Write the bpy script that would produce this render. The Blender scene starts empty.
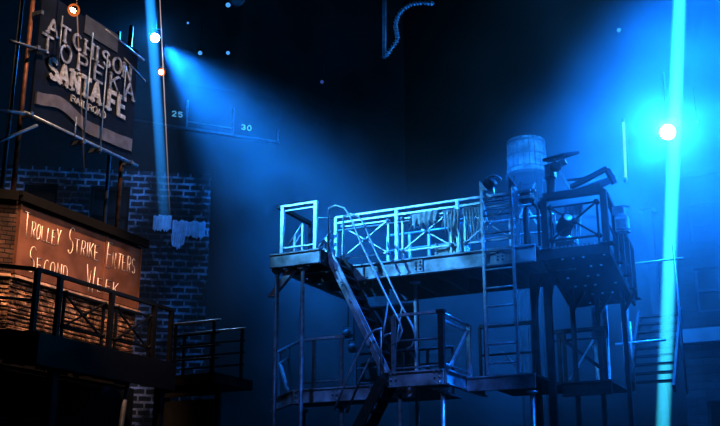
import bpy, math, random
from mathutils import Vector, Matrix
random.seed(7)
SC = bpy.context.scene
C = SC.collection
V = Vector
L1, L2 = 4.4, 7.0            # heights of the two deck levels above the stage floor

# ------------------------------------------------------------------ materials
def rgb(c): return (c[0], c[1], c[2], 1.0)

def mat(name, col, rough=.55, metal=0.0, var=.25, scale=6.0, bump=0.0, emit=None, es=0.0):
    m = bpy.data.materials.new(name); m.use_nodes = True
    n, l = m.node_tree.nodes, m.node_tree.links
    b = n['Principled BSDF']
    tc = n.new('ShaderNodeTexCoord'); no = n.new('ShaderNodeTexNoise')
    no.inputs['Scale'].default_value = scale; no.inputs['Detail'].default_value = 5
    l.new(tc.outputs['Object'], no.inputs['Vector'])
    r = n.new('ShaderNodeValToRGB')
    r.color_ramp.elements[0].position = .3; r.color_ramp.elements[1].position = .7
    r.color_ramp.elements[0].color = rgb([c*(1-var) for c in col])
    r.color_ramp.elements[1].color = rgb([min(1, c*(1+var)) for c in col])
    l.new(no.outputs['Fac'], r.inputs['Fac']); l.new(r.outputs['Color'], b.inputs['Base Color'])
    b.inputs['Roughness'].default_value = rough; b.inputs['Metallic'].default_value = metal
    if bump:
        bp = n.new('ShaderNodeBump'); bp.inputs['Strength'].default_value = bump
        l.new(no.outputs['Fac'], bp.inputs['Height']); l.new(bp.outputs['Normal'], b.inputs['Normal'])
    if emit:
        b.inputs['Emission Color'].default_value = rgb(emit); b.inputs['Emission Strength'].default_value = es
    return m

def brick_mat(name, c1, c2, mortar, soot=None, sootlo=.08, bw=.24, bh=.075, bump=.8, ms=.012, rough=.85, patch=None, bscale=1.0):
    m = bpy.data.materials.new(name); m.use_nodes = True
    n, l = m.node_tree.nodes, m.node_tree.links
    b = n['Principled BSDF']; b.inputs['Roughness'].default_value = rough
    tc = n.new('ShaderNodeTexCoord'); sp = n.new('ShaderNodeSeparateXYZ'); cb = n.new('ShaderNodeCombineXYZ')
    l.new(tc.outputs['Object'], sp.inputs[0])
    ad = n.new('ShaderNodeMath'); ad.operation = 'ADD'
    l.new(sp.outputs['X'], ad.inputs[0]); l.new(sp.outputs['Y'], ad.inputs[1])
    l.new(ad.outputs[0], cb.inputs[0]); l.new(sp.outputs['Z'], cb.inputs[1])
    nd = n.new('ShaderNodeTexNoise'); nd.inputs['Scale'].default_value = 5; nd.inputs['Detail'].default_value = 3
    l.new(tc.outputs['Object'], nd.inputs['Vector'])
    mx = n.new('ShaderNodeVectorMath'); mx.operation = 'MULTIPLY_ADD'
    mx.inputs[1].default_value = (.05, .05, 0)
    l.new(nd.outputs['Color'], mx.inputs[0]); l.new(cb.outputs[0], mx.inputs[2])
    t = n.new('ShaderNodeTexBrick'); t.inputs['Scale'].default_value = bscale
    t.inputs['Brick Width'].default_value = bw; t.inputs['Row Height'].default_value = bh
    t.inputs['Mortar Size'].default_value = ms; t.inputs['Mortar Smooth'].default_value = .4
    t.inputs['Color1'].default_value = rgb(c1); t.inputs['Color2'].default_value = rgb(c2)
    t.inputs['Mortar'].default_value = rgb(mortar)
    l.new(mx.outputs[0], t.inputs['Vector'])
    no = n.new('ShaderNodeTexNoise'); no.inputs['Scale'].default_value = 2.2; no.inputs['Detail'].default_value = 6
    l.new(tc.outputs['Object'], no.inputs['Vector'])
    rp = n.new('ShaderNodeValToRGB')
    rp.color_ramp.elements[0].position = .35; rp.color_ramp.elements[1].position = .65
    rp.color_ramp.elements[0].color = rgb((.35,)*3); rp.color_ramp.elements[1].color = rgb((1.3,)*3)
    if soot:
        no.inputs['Scale'].default_value = soot; no.inputs['Roughness'].default_value = .65
        rp.color_ramp.elements[0].position = .44; rp.color_ramp.elements[1].position = .62
        rp.color_ramp.elements[0].color = rgb((sootlo,)*3); rp.color_ramp.elements[1].color = rgb((1.5,)*3)
    l.new(no.outputs['Fac'], rp.inputs['Fac'])
    mm = n.new('ShaderNodeMix'); mm.data_type = 'RGBA'; mm.blend_type = 'MULTIPLY'; mm.inputs['Factor'].default_value = 1
    l.new(t.outputs['Color'], mm.inputs['A']); l.new(rp.outputs['Color'], mm.inputs['B'])
    l.new(mm.outputs['Result'], b.inputs['Base Color'])
    bp = n.new('ShaderNodeBump'); bp.inputs['Strength'].default_value = bump; bp.inputs['Distance'].default_value = .03; bp.invert = True
    l.new(t.outputs['Fac'], bp.inputs['Height']); l.new(bp.outputs['Normal'], b.inputs['Normal'])
    return m

def emis(name, col, s):
    m = bpy.data.materials.new(name); m.use_nodes = True
    n, l = m.node_tree.nodes, m.node_tree.links
    n.remove(n['Principled BSDF'])
    e = n.new('ShaderNodeEmission'); e.inputs[0].default_value = rgb(col); e.inputs[1].default_value = s
    l.new(e.outputs[0], n['Material Output'].inputs['Surface'])
    return m

M = dict(
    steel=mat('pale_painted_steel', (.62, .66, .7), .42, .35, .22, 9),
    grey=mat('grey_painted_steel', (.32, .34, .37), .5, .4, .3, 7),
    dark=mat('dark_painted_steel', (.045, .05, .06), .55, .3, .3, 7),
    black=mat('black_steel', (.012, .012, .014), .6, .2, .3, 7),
    fascia=mat('worn_steel_channel', (.5, .54, .58), .55, .1, .6, 2.6, .15),
    deck=mat('deck_plate', (.06, .065, .075), .6, .4, .4, 4),
    rust=mat('rusty_steel_pipe', (.36, .17, .1), .6, .4, .6, 7, .1),
    navy=mat('navy_sign_panel', (.026, .03, .046), .6, 0, .3, 3),
    pale=mat('pale_sign_paint', (.8, .7, .62), .6, 0, .3, 12),
    outline=mat('faded_sign_paint', (.5, .5, .54), .6, 0, .5, 9),
    ribbon=mat('sign_ribbon_paint', (.36, .3, .28), .6, 0, .2, 5),
    board=mat('brown_chalk_board', (.21, .105, .062), .8, 0, .35, 2.2, .1),
    chalk=mat('chalk_strokes', (.95, .78, .68), .9, 0, .25, 30),
    cap=mat('dark_roof_felt', (.004, .0035, .003), 1.0, 0, .3, 5),
    paper=mat('torn_paper', (.62, .64, .72), .9, 0, .18, 5),
    cloth=mat('hanging_cloth', (.66, .7, .74), .9, 0, .3, 8, .2),
    rope=mat('rope', (.75, .75, .72), .9, 0, .4, 30),
    crate=mat('pale_crate_wood', (.75, .75, .72), .8, 0, .25, 5, .1),
    matte=mat('black_stage_wall', (.012, .012, .014), .95, 0, .3, 1.5),
    wallb=mat('painted_back_wall', (.045, .05, .06), .9, 0, .5, .6),
    floor=mat('black_stage_floor', (.015, .015, .016), .7, 0, .3, 2),
    stave=mat('tank_staves', (.5, .5, .5), .8, 0, .5, 5),
    plaster=mat('grey_plaster', (.14, .14, .15), .9, 0, .4, 1.4),
    wood=mat('dark_brown_timber', (.016, .012, .01), .85, 0, .5, 2.2),
    brickw=brick_mat('rough_stone_courses', (.62, .42, .28), (.3, .18, .11), (.3, .19, .13), soot=5.0, sootlo=.35, bw=.19, bh=.07, bump=1.0),
    brickb=brick_mat('sooty_whitewashed_brick', (.05, .052, .06), (.02, .021, .026), (.36, .37, .42), soot=1.1, bw=.46, bh=.17, ms=.04, bump=.6),
    brickl=mat('pale_stone_ledge', (.5, .36, .26), .8, 0, .4, 9, .3),
    brickd=brick_mat('brown_return_brick', (.12, .07, .05), (.07, .04, .03), (.03, .02, .015), bw=.24, bh=.08, ms=.012),
    brickr=brick_mat('dark_tenement_brick', (.02, .02, .023), (.012, .012, .014), (.008, .008, .008), bw=.5, bh=.2),
    lens_w=emis('warm_lens', (1, .55, .25), 60),
    lens_b=emis('blue_white_lens', (.55, .85, 1), 60),
    lens_c=emis('cyan_white_lens', (.5, 1, 1), 60),
    amber=emis('amber_halo_glow', (1, .32, .1), .75),
    lens_s=emis('small_blue_lens', (.15, .5, 1), 1.0),
    lens_d=emis('dim_blue_lens', (.12, .25, .8), .5),
    lens_o=emis('small_amber_lens', (1, .4, .15), 2.0),
    tube=emis('white_light_tube', (.45, .9, 1), .9),
    num=mat('glowing_numerals', (.5, .55, .6), .7, 0, .1, 5, 0, (.25, .7, 1), .8),  # emission added so the numerals look brighter than the light on them
)

# ------------------------------------------------------------------ mesh building
LOC = {}
def tag(o, label=None, cat=None, group=None, kind=None):
    if label: o['label'] = label
    if cat: o['category'] = cat
    if group: o['group'] = group
    if kind: o['kind'] = kind
    return o

def thing(name, label, cat, loc, group=None):
    o = bpy.data.objects.new(name, None); C.objects.link(o)
    o.empty_display_size = .2
    o.location = loc; LOC[o.name] = V(loc)
    return tag(o, label, cat, group)

class MB:
    def __init__(s): s.v, s.f, s.sm = [], [], []
    def add(s, vs, fs, smooth=False):
        k = len(s.v); s.v += [V(p) for p in vs]
        for f in fs: s.f.append([i+k for i in f]); s.sm.append(smooth)
        return s
    def hexa(s, p):      # 8 points: bottom 4 ccw, top 4 ccw
        return s.add(p, [(3,2,1,0),(4,5,6,7),(0,1,5,4),(1,2,6,5),(2,3,7,6),(3,0,4,7)])
    def box(s, x0, x1, y0, y1, z0, z1):
        return s.hexa([(x0,y0,z0),(x1,y0,z0),(x1,y1,z0),(x0,y1,z0),(x0,y0,z1),(x1,y0,z1),(x1,y1,z1),(x0,y1,z1)])
    def bar(s, p, q, w, h=None, up=(0,0,1)):
        p, q = V(p), V(q); h = h or w
        d = (q-p).normalized(); u = V(up)
        if abs(d.dot(u)) > .97: u = V((0,1,0))
        r = d.cross(u).normalized()*w/2; u = r.cross(d).normalized()*h/2
        c = [-r-u, r-u, r+u, -r+u]
        return s.add([p+k for k in c]+[q+k for k in c], [(0,1,2,3),(7,6,5,4),(4,5,1,0),(5,6,2,1),(6,7,3,2),(7,4,0,3)])
    def path(s, pts, r, n=8, closed=False):
        pts = [V(p) for p in pts]; N = len(pts); ref = None; vs, fs = [], []
        for i, p in enumerate(pts):
            a = pts[i-1] if i or closed else p
            b = pts[(i+1) % N] if i < N-1 or closed else p
            d = (b-a).normalized()
            if ref is None:
                ref = V((0,0,1)) if abs(d.z) < .9 else V((0,1,0))
            x = d.cross(ref).normalized(); ref = x.cross(d).normalized()
            rr = r(i/(N-1)) if callable(r) else r
            for k in range(n):
                t = 2*math.pi*k/n
                vs.append(p + (x*math.cos(t)+ref*math.sin(t))*rr)
        for i in range(N if closed else N-1):
            j = (i+1) % N
            for k in range(n):
                k2 = (k+1) % n
                fs.append((i*n+k, i*n+k2, j*n+k2, j*n+k))
        if not closed:
            fs.append(tuple(range(n))[::-1]); fs.append(tuple((N-1)*n+k for k in range(n)))
        return s.add(vs, fs, True)
    def tube(s, p, q, r, n=8): return s.path([p, q], r, n)
    def lathe(s, c, axis, prof, n=20):     # prof: (distance along axis, radius)
        c = V(c); d = V(axis).normalized()
        u = V((0,0,1)) if abs(d.z) < .9 else V((1,0,0))
        x = d.cross(u).normalized(); y = x.cross(d).normalized()
        vs, fs = [], []
        for t, r in prof:
            for k in range(n):
                a = 2*math.pi*k/n
                vs.append(c+d*t+(x*math.cos(a)+y*math.sin(a))*max(r, 1e-4))
        for i in range(len(prof)-1):
            for k in range(n):
                k2 = (k+1) % n
                fs.append((i*n+k2, i*n+k, (i+1)*n+k, (i+1)*n+k2))
        fs.append(tuple(range(n))); fs.append(tuple((len(prof)-1)*n+k for k in range(n))[::-1])
        return s.add(vs, fs, True)
    def ball(s, c, r, n=10, sc=(1,1,1)):
        c = V(c); vs, fs = [], []; m = n//2+1
        for i in range(m+1):
            ph = math.pi*i/m
            for k in range(n):
                a = 2*math.pi*k/n
                vs.append(c+V((math.sin(ph)*math.cos(a)*r*sc[0], math.sin(ph)*math.sin(a)*r*sc[1], math.cos(ph)*r*sc[2])))
        for i in range(m):
            for k in range(n):
                k2 = (k+1) % n
                fs.append((i*n+k, (i+1)*n+k, (i+1)*n+k2, i*n+k2))
        return s.add(vs, fs, True)
    def build(s, name, m, parent=None, label=None, base=None):
        root = V((0,0,0))
        if parent is not None: root = LOC[parent.name]
        elif base is not None: root = V(base)
        me = bpy.data.meshes.new(name)
        me.from_pydata([tuple(p-root) for p in s.v], [], s.f)
        me.polygons.foreach_set('use_smooth', s.sm)
        me.materials.append(M[m] if isinstance(m, str) else m); me.update()
        o = bpy.data.objects.new(name, me); C.objects.link(o)
        if parent is not None: o.parent = parent; LOC[o.name] = root
        else: o.location = root; LOC[o.name] = root
        if label: o['label'] = label
        return o

def struct(name, mb, m, label=None):
    o = mb.build(name, m); o['kind'] = 'structure'
    if label: o['label'] = label; 
    return o

def single(name, mb, m, label, cat, base, group=None):
    return tag(mb.build(name, m, None, None, base), label, cat, group)

def dup(root, off, label=None, group=None):
    r = root.copy(); C.objects.link(r); r.location = V(root.location)+V(off)
    LOC[r.name] = V(r.location)
    if label: r['label'] = label
    if group: r['group'] = group
    for ch in list(root.children):
        c = ch.copy(); C.objects.link(c); c.parent = r
        for g in list(ch.children):
            d = g.copy(); C.objects.link(d); d.parent = c
    return r

def lerp(p, q, t): return V(p)+(V(q)-V(p))*t
def arc(c, r, a0, a1, n, ax='xz'):
    out = []
    for i in range(n+1):
        a = math.radians(a0+(a1-a0)*i/n); u, w = r*math.cos(a), r*math.sin(a)
        out.append(V(c)+(V((u,0,w)) if ax == 'xz' else V((0,u,w)) if ax == 'yz' else V((u,w,0))))
    return out

# ------------------------------------------------------------------ lettering (single stroke glyphs in a unit box)
def _arc2(cx, cy, rx, ry, a0, a1, n=10):
    return [(cx+rx*math.cos(math.radians(a0+(a1-a0)*i/n)), cy+ry*math.sin(math.radians(a0+(a1-a0)*i/n))) for i in range(n+1)]
_S = _arc2(.5,.75,.4,.25,30,270,9)+_arc2(.5,.25,.4,.25,90,-150,9)
GL = {
 'A': [[(0,0),(.5,1),(1,0)], [(.18,.36),(.82,.36)]],
 'T': [[(0,1),(1,1)], [(.5,1),(.5,0)]],
 'C': [_arc2(.52,.5,.46,.5,50,310,14)],
 'H': [[(.08,0),(.08,1)], [(.92,0),(.92,1)], [(.08,.5),(.92,.5)]],
 'I': [[(.5,0),(.5,1)]],
 'S': [_S],
 'O': [_arc2(.5,.5,.46,.5,90,450,18)],
 'N': [[(.08,0),(.08,1),(.92,0),(.92,1)]],
 'P': [[(.1,0),(.1,1),(.55,1)]+_arc2(.55,.74,.36,.26,90,-90,8)+[(.1,.48)]],
 'E': [[(.92,1),(.1,1),(.1,0),(.92,0)], [(.1,.52),(.75,.52)]],
 'K': [[(.1,0),(.1,1)], [(.92,1),(.1,.42)], [(.36,.6),(.95,0)]],
 'F': [[(.92,1),(.1,1),(.1,0)], [(.1,.52),(.75,.52)]],
 'R': [[(.1,0),(.1,1),(.55,1)]+_arc2(.55,.74,.36,.26,90,-90,8)+[(.1,.48)], [(.5,.48),(.95,0)]],
 'L': [[(.1,1),(.1,0),(.9,0)]],
 'D': [[(.1,0),(.1,1),(.4,1)]+_arc2(.4,.5,.52,.5,90,-90,12)+[(.1,0)]],
 'Y': [[(0,1),(.5,.5),(1,1)], [(.5,.5),(.5,0)]],
 'W': [[(0,1),(.26,0),(.5,.8),(.76,0),(1,1)]],
 '2': [_arc2(.5,.72,.4,.28,170,-20,8)+[(.08,0),(.95,0)]],
 '5': [[(.9,1),(.18,1),(.14,.56)]+_arc2(.48,.32,.42,.32,110,-150,10)],
 '3': [_arc2(.46,.74,.4,.26,150,-80,9)+_arc2(.46,.25,.44,.25,80,-150,9)],
 '0': [_arc2(.5,.5,.4,.5,90,450,16)],
}
SERIF = {'A': [(0,0),(1,0)], 'T': [(.5,0)], 'H': [(.08,0),(.08,1),(.92,0),(.92,1)], 'I': [(.5,0),(.5,1)], 'N': [(.08,0),(.08,1),(.92,1)],
 'P': [(.1,0)], 'K': [(.1,0),(.1,1),(.95,0),(.92,1)], 'F': [(.1,0)], 'R': [(.1,0),(.95,0)], 'L': [(.1,1)], 'E': [], 'D': []}
def glyph(mb, ch, org, ux, uy, nrm, w, h, t, depth=.03, slab=True, rnd=False):
    """one letter: strokes of width t, as flat raised bars (or round tubes)"""
    P = lambda q: V(org)+ux*(q[0]*w)+uy*(q[1]*h)
    k = 0
    for st in GL[ch]:
        pts = [P(q) for q in st]
        if rnd:
            mb.path(pts, t/2, 5)
        else:
            for a, b in zip(pts, pts[1:]):
                d = (b-a); e = d.normalized()*t*.3
                mb.bar(a-e+nrm*(k*.002), b+e+nrm*(k*.002), t, depth, nrm); k += 1
    if slab:
        for q in SERIF.get(ch, []):
            c = P(q); c = c+uy*(t*.25 if q[1] < .5 else -t*.25)
            mb.bar(c-ux*t*.95+nrm*.004, c+ux*t*.95+nrm*.004, t*.6, depth, nrm)
def words(mb, txt, p0, p1, h0, h1, nrm, t, gap=.2, **k):
    """letters spread from p0 to p1 (baseline), height h0 -> h1"""
    p0, p1 = V(p0), V(p1); L = (p1-p0).length; ux = (p1-p0).normalized(); uy = V((0,0,1))
    n = sum(.55 if c == ' ' else .5 if c == 'I' else 1 for c in txt); cw = L/(n-gap); x = 0
    for c in txt:
        wd = .55 if c == ' ' else .5 if c == 'I' else 1
        if c != ' ':
            f = x/n
            glyph(mb, c, p0+ux*(x*cw), ux, uy, nrm, cw*(wd-gap), h0+(h1-h0)*f, t, **k)
        x += wd

# ------------------------------------------------------------------ railings
def railing(name, label, p0, p1, m='steel', h=1.12, rail_m=None, posts=(0,1), panels=(), mids=(), group=None, second=True, top_r=.035, top_w=None, post_w=.07, toe=True, post_h=None, nod=.045, br=.03):
    p0, p1 = V(p0), V(p1); up = V((0,0,1))
    t = thing(name, label, 'railing', p0, group)
    mb = MB()
    if top_w: mb.bar(p0+up*h, p1+up*h, top_w, top_w*.8)
    else: mb.tube(p0+up*h, p1+up*h, top_r)
    mb.build('handrail', rail_m or m, t)
    if second: MB().bar(p0+up*(h-.13), p1+up*(h-.13), .04, .05).build('under_rail', m, t)
    for z in mids: MB().tube(p0+up*z, p1+up*z, .022).build('middle_rail', m, t)
    for f in posts:
        q = lerp(p0, p1, f)
        pm = MB().bar(q, q+up*(post_h or h-.01), post_w)
        pm.bar(q, q+up*.015, post_w*2.2)
        pm.build('post', m, t)
    d = (p1-p0).normalized()
    for f0, f1 in panels:
        a, b = lerp(p0, p1, f0), lerp(p0, p1, f1); zb, zt = .2, h-.24
        fr = MB()
        fr.bar(a+up*.02, a+up*zt, .038).bar(b+up*.02, b+up*zt, .038).bar(a+up*zt, b+up*zt, .035).bar(a+up*zb, b+up*zb, .04)
        o = fr.build('brace_panel', m, t)
        off = d.cross(up)*.03
        MB().bar(a+up*zb+off, b+up*zt+off, br).build('cross_brace', m, o)
        MB().bar(a+up*zt-off, b+up*zb-off, br).build('cross_brace', m, o)
        for q in (a+up*zb, a+up*zt, b+up*zb, b+up*zt, lerp(a, b, .5)+up*(zb+zt)/2):
            MB().lathe(q-d.cross(up)*.05, d.cross(up), [(0,nod),(.1,nod)], 10).build('gusset', m, o)
    return t

def grating(mb, x0, x1, y0, y1, z, t=.04, cell=.06, pat=None, z1=None):
    """deck plate with punched slots (light shows through them)"""
    nx, ny = max(1, round((x1-x0)/cell)), max(1, round((y1-y0)/cell)); z1 = z if z1 is None else z1
    vs, fs = [], []
    for j in range(ny+1):
        for i in range(nx+1):
            zz = z+(z1-z)*j/ny
            vs.append((x0+(x1-x0)*i/nx, y0+(y1-y0)*j/ny, zz))
    for j in range(ny):
        for i in range(nx):
            if pat and pat(i, j, nx, ny): continue
            a = j*(nx+1)+i
            fs.append((a, a+nx+1, a+nx+2, a+1))
    mb.add(vs, fs)

# ================================================================== THE SETTING
struct('floor', MB().box(-34, 12, -4, 36, -.1, 0), 'floor')
struct('wall_back', MB().box(-34, 12, 33, 33.3, 0, 26), 'matte')
struct('ceiling', MB().box(-34, 12, -4, 36, 26, 26.3), 'matte')
struct('wall_left', MB().box(-34.3, -34, -4, 36, 0, 26), 'matte')

PH = math.radians(35)
def BW(t, z, off=0.):        # point on the sooty brick wall: t along it, off towards the audience
    return V((-14.66+t*math.cos(PH)+off*math.sin(PH), 21+t*math.sin(PH)-off*math.cos(PH), z))
def slab(fn, t0, t1, z0, z1, d0, d1):
    return MB().hexa([fn(t0,z0,d1), fn(t1,z0,d1), fn(t1,z0,d0), fn(t0,z0,d0), fn(t0,z1,d1), fn(t1,z1,d1), fn(t1,z1,d0), fn(t0,z1,d0)])
wb = MB()
# brick wall with three window openings, built as piers and bands
xs = [-9, -4.6, -3.75, -2.95, -1.95, .1]
for i in (0, 2, 4):
    wb2 = slab(BW, xs[i], xs[i+1], 0, 10.3, -.4, 0); wb.add(wb2.v, wb2.f)
for i in (1, 3):
    for z0, z1 in ((0, 8.45), (9.85, 10.3)):
        wb2 = slab(BW, xs[i], xs[i+1], z0, z1, -.4, 0); wb.add(wb2.v, wb2.f)
struct('wall_brick', wb, 'brickb', 'sooty whitewashed brick wall behind the billboard')
for k, i in enumerate((1, 3)):
    w = struct('window_%d' % (k+1), slab(BW, xs[i], xs[i+1], 8.45, 9.85, -.35, -.3), 'black')
    fm = MB()
    for a, b in (((xs[i], 8.48), (xs[i+1], 8.48)), ((xs[i], 9.82), (xs[i+1], 9.82)), ((xs[i]+.04, 8.45), (xs[i]+.04, 9.85)), ((xs[i+1]-.04, 8.45), (xs[i+1]-.04, 9.85)), ((xs[i], 9.15), (xs[i+1], 9.15))):
        fm.bar(BW(a[0], a[1], -.25), BW(b[0], b[1], -.25), .07)
    o = fm.build('window_frame', 'wood'); o.parent = w

def ragged(fn, t0, t1, z0, z1, off, drips, seed):
    rnd = random.Random(seed); top, bot = [], []; n = 16
    for i in range(n+1):
        t = t0+(t1-t0)*i/n
        top.append((t, z1+rnd.uniform(-.03, .03)))
        d = 0
        for c, w, l in drips:
            if abs(t-c) < w: d = max(d, l*(1-abs(t-c)/w*.5))
        bot.append((t, z0-d+rnd.uniform(-.05, .05)))
    mb = MB()
    for i in range(n):
        a, b, c, d = bot[i], bot[i+1], top[i+1], top[i]
        mb.add([fn(p[0], p[1], off+.02*rnd.random()) for p in (a, b, c, d)], [(0,1,2,3)])
    return mb
for (a, z), args, lab in (
    ((-1.08, 8.7), (BW, -1.33, -.86, 8.72, 9.12, .03, (), 3), 'torn white bill pasted flat on brick, leftmost of the ragged papers'),
    ((-.4, 8.6), (BW, -.84, 0, 8.6, 9.0, .035, ((-.62,.1,.1),(-.1,.12,.06)), 5), 'wide torn white bill with a ragged lower edge on the brick corner'),
    ((-.7, 8.4), (BW, -.86, -.5, 8.48, 8.66, .05, ((-.68,.16,.24),), 8), 'loose flap of paper curling down below the torn bills')):
    single('torn_poster', ragged(*args), 'paper', lab, 'poster', BW(a, z, .03), 'torn bills on the brick wall')

# far wall with the numbered panels high on the left
PN = math.radians(49.6)
def FW(t, z, off=0.):
    return V((-19.77+t*math.cos(PN)+off*math.sin(PN), 25.72+t*math.sin(PN)-off*math.cos(PN), z))
struct('wall_side', slab(FW, -6, 9, 0, 26, -.5, -.2), 'wallb')
gal = thing('numbered_gallery_front', 'long grey gallery front with pale numerals high on the far wall', 'gallery', FW(0, 14.3))
slab(FW, -3, 4.0, 14.3, 15.9, -.15, 0).build('panel', 'wallb', gal)
slab(FW, -3, 4.0, 14.24, 14.32, -.1, .08).build('ledge', 'grey', gal)
for t in (.72, 2.32, 3.95):
    slab(FW, t-.03, t+.03, 14.3, 15.3 if t < 3 else 14.75, 0, .06).build('upright', 'steel', gal)
slab(FW, .75, 2.3, 14.5, 14.56, 0, .05).build('rail', 'grey', gal)
nF = V((math.sin(PN), -math.cos(PN), 0)); uF = V((math.cos(PN), math.sin(PN), 0))
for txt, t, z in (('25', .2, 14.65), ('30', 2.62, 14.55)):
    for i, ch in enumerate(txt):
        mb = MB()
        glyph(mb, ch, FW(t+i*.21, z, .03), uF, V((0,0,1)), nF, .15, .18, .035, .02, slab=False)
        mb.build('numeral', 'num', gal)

# dark tenement facade on the far right
fac = thing('tenement_facade', 'dark brick tenement front with rows of windows beyond the cyan beam', 'building', (-2, 27, 0))
fb = MB()
wx = [(-3.55, -2.95), (-2.5, -1.9), (-1.4, -.8), (-.3, .3)]
wz = [(3.2, 4.5), (6.75, 7.9), (8.6, 9.6)]
cols = [-4.05]+[x for p in wx for x in p]+[3.2]
for i in range(0, len(cols), 2): fb.box(cols[i], cols[i+1], 27, 27.35, 0, 10.4)
for x0, x1 in wx:
    zz = [0]+[z for p in wz for z in p]+[10.4]
    for i in range(0, len(zz), 2): fb.box(x0, x1, 27, 27.35, zz[i], zz[i+1])
fb.build('brick_front', 'brickr', fac)
MB().box(-4.1, 3.2, 26.75, 27, 5.95, 6.3).build('ledge', 'plaster', fac)
MB().box(-4.1, 3.2, 26.95, 27.4, 10.4, 10.5).build('cornice', 'dark', fac)
for x0, x1 in wx:
    for z0, z1 in wz:
        w = MB().box(x0, x1, 27.2, 27.25, z0, z1).build('window', 'black', fac)
        MB().bar((x0, 27.12, (z0+z1)/2), (x1, 27.12, (z0+z1)/2), .07).bar((x0+.03, 27.12, z0), (x0+.03, 27.12, z1), .06).bar((x1-.03, 27.12, z0), (x1-.03, 27.12, z1), .06).bar((x0, 27.1, z0), (x1, 27.1, z0), .1).build('sash', 'dark', w)

# ================================================================== LEFT BUILDING: stone front, chalk board, balcony
XW = -12.8
rt = math.sqrt(.5)
st = thing('stone_house_front', 'orange-lit rough stone and brick house front under the flat dark roof', 'building', (XW, 14.3, L1))
def RET(t, z, off=0.):        # the splayed return at the near end
    return V((XW-t*rt+off*rt, 12.68-t*rt-off*rt, z))
# rough stone: individual courses as shallow blocks so that the top light rakes over them
def stones(fn, t0, t1, z0, z1, seed):
    rnd = random.Random(seed); mb = MB(); z = z0; row = 0
    while z < z1-.02:
        hh = min(rnd.uniform(.06, .1), z1-z); t = t0-(row % 2)*.12
        while t < t1:
            w = rnd.uniform(.1, .26); a, b = max(t, t0), min(t+w-.006, t1)
            if b-a > .03:
                d = rnd.uniform(.0, .028)
                e = .012
                mb.hexa([fn(a,z,-.02), fn(b,z,-.02), fn(b,z,-.08), fn(a,z,-.08), fn(a,z+hh-.012,-.02), fn(b,z+hh-.012,-.02), fn(b,z+hh-.012,-.08), fn(a,z+hh-.012,-.08)][0:8])
                mb.hexa([fn(a+e,z+.008,d), fn(b-e,z+.008,d), fn(b,z,-.03), fn(a,z,-.03), fn(a+e,z+hh-.03,d), fn(b-e,z+hh-.03,d), fn(b,z+hh-.012,-.03), fn(a,z+hh-.012,-.03)])
            t += w
        z += hh; row += 1
    return mb
def SW(t, z, off=0.): return V((XW+off, t, z))
MB().box(XW-.6, XW-.07, 12.68, 16.08, L1-.3, 7.0).build('wall_core', 'wood', st)
stones(SW, 12.68, 16.08, L1-.1, 5.56, 1).build('stone_courses', 'brickw', st)
slab(RET, 0, 5.0, L1-.3, 7.0, -.6, -.07).build('return_core', 'wood', st)
stones(RET, 0, 5.0, L1-.1, 5.56, 2).build('stone_courses', 'brickw', st)
slab(RET, 0, 5.0, 5.62, 7.0, -.07, 0).build('brick_return', 'brickd', st)
MB().box(XW-.05, XW+.09, 12.68, 16.1, 5.56, 5.61).build('stone_ledge', 'brickl', st)
MB().box(XW-.6, XW-.1, 12.68, 16.3, 0, L1-.3).build('lower_storey', 'black', st)  # house wall carried down in black to keep the space under the balcony dark
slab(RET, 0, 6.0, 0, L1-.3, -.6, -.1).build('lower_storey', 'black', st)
slab(RET, 0, 5, 5.56, 5.61, -.05, .09).build('stone_ledge', 'brickl', st)
rf = thing('flat_roof', 'thin dark flat roof overhanging the chalk board', 'roof', (XW, 14.3, 7.0))
MB().box(XW-1.2, XW+.16, 12.6, 16.16, 7.0, 7.07).build('roof_slab', 'cap', rf)
slab(RET, 0, 5.2, 7.0, 7.07, -1.2, .16).build('roof_slab', 'cap', rf)
MB().box(XW+.1, XW+.16, 12.62, 16.16, 6.9, 7.0).build('edge_board', 'cap', rf)
slab(RET, 0, 5.2, 6.9, 7.0, .1, .16).build('edge_board', 'cap', rf)
bd = thing('chalk_headline_board', 'brown board chalked with a trolley strike headline under the dark roof', 'sign', (XW, 14.3, 5.84))
MB().box(XW-.02, XW+.05, 12.68, 16.06, 5.64, 6.9).build('board', 'board', bd)
fr = MB()
for y in (12.7, 14.98, 16.04): MB().box(XW+.05, XW+.075, y-.02, y+.02, 5.64, 6.9).build('batten', 'board', bd)
N1 = V((1,0,0))
def chalk(txt, y0, y1, z, hs, big, name='lettering'):
    mb = MB(); n = len(txt); y = y0
    ws = [(1.35 if (i == 0 or txt[i-1] == ' ') else .45 if c == 'I' else .6 if c == ' ' else 1.) for i, c in enumerate(txt)]
    k = (y1-y0)/sum(ws); rnd = random.Random(len(txt))
    for i, c in enumerate(txt):
        first = i == 0 or txt[i-1] == ' '
        if c != ' ':
            h = big if first else hs*rnd.uniform(.92, 1.08); zz = z-(.05 if first else 0)+rnd.uniform(-.015, .015)
            glyph(mb, c, (XW+.052, y+.02, zz), V((0,1,0)), V((0,rnd.uniform(-.05,.1),1)), N1, k*ws[i]*.74, h, .02, rnd=True, slab=False)
        y += k*ws[i]
    return mb.build(name, 'chalk', bd)
chalk('TROLLEY', 12.80, 13.74, 6.36, .28, .46)
chalk('STRIKE', 13.90, 14.80, 6.33, .28, .5)
chalk('ENTERS', 14.98, 15.92, 6.31, .3, .5)
chalk('SECOND', 12.96, 14.02, 5.78, .25, .46)
chalk('WEEK', 14.5, 15.46, 5.76, .26, .5)

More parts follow.
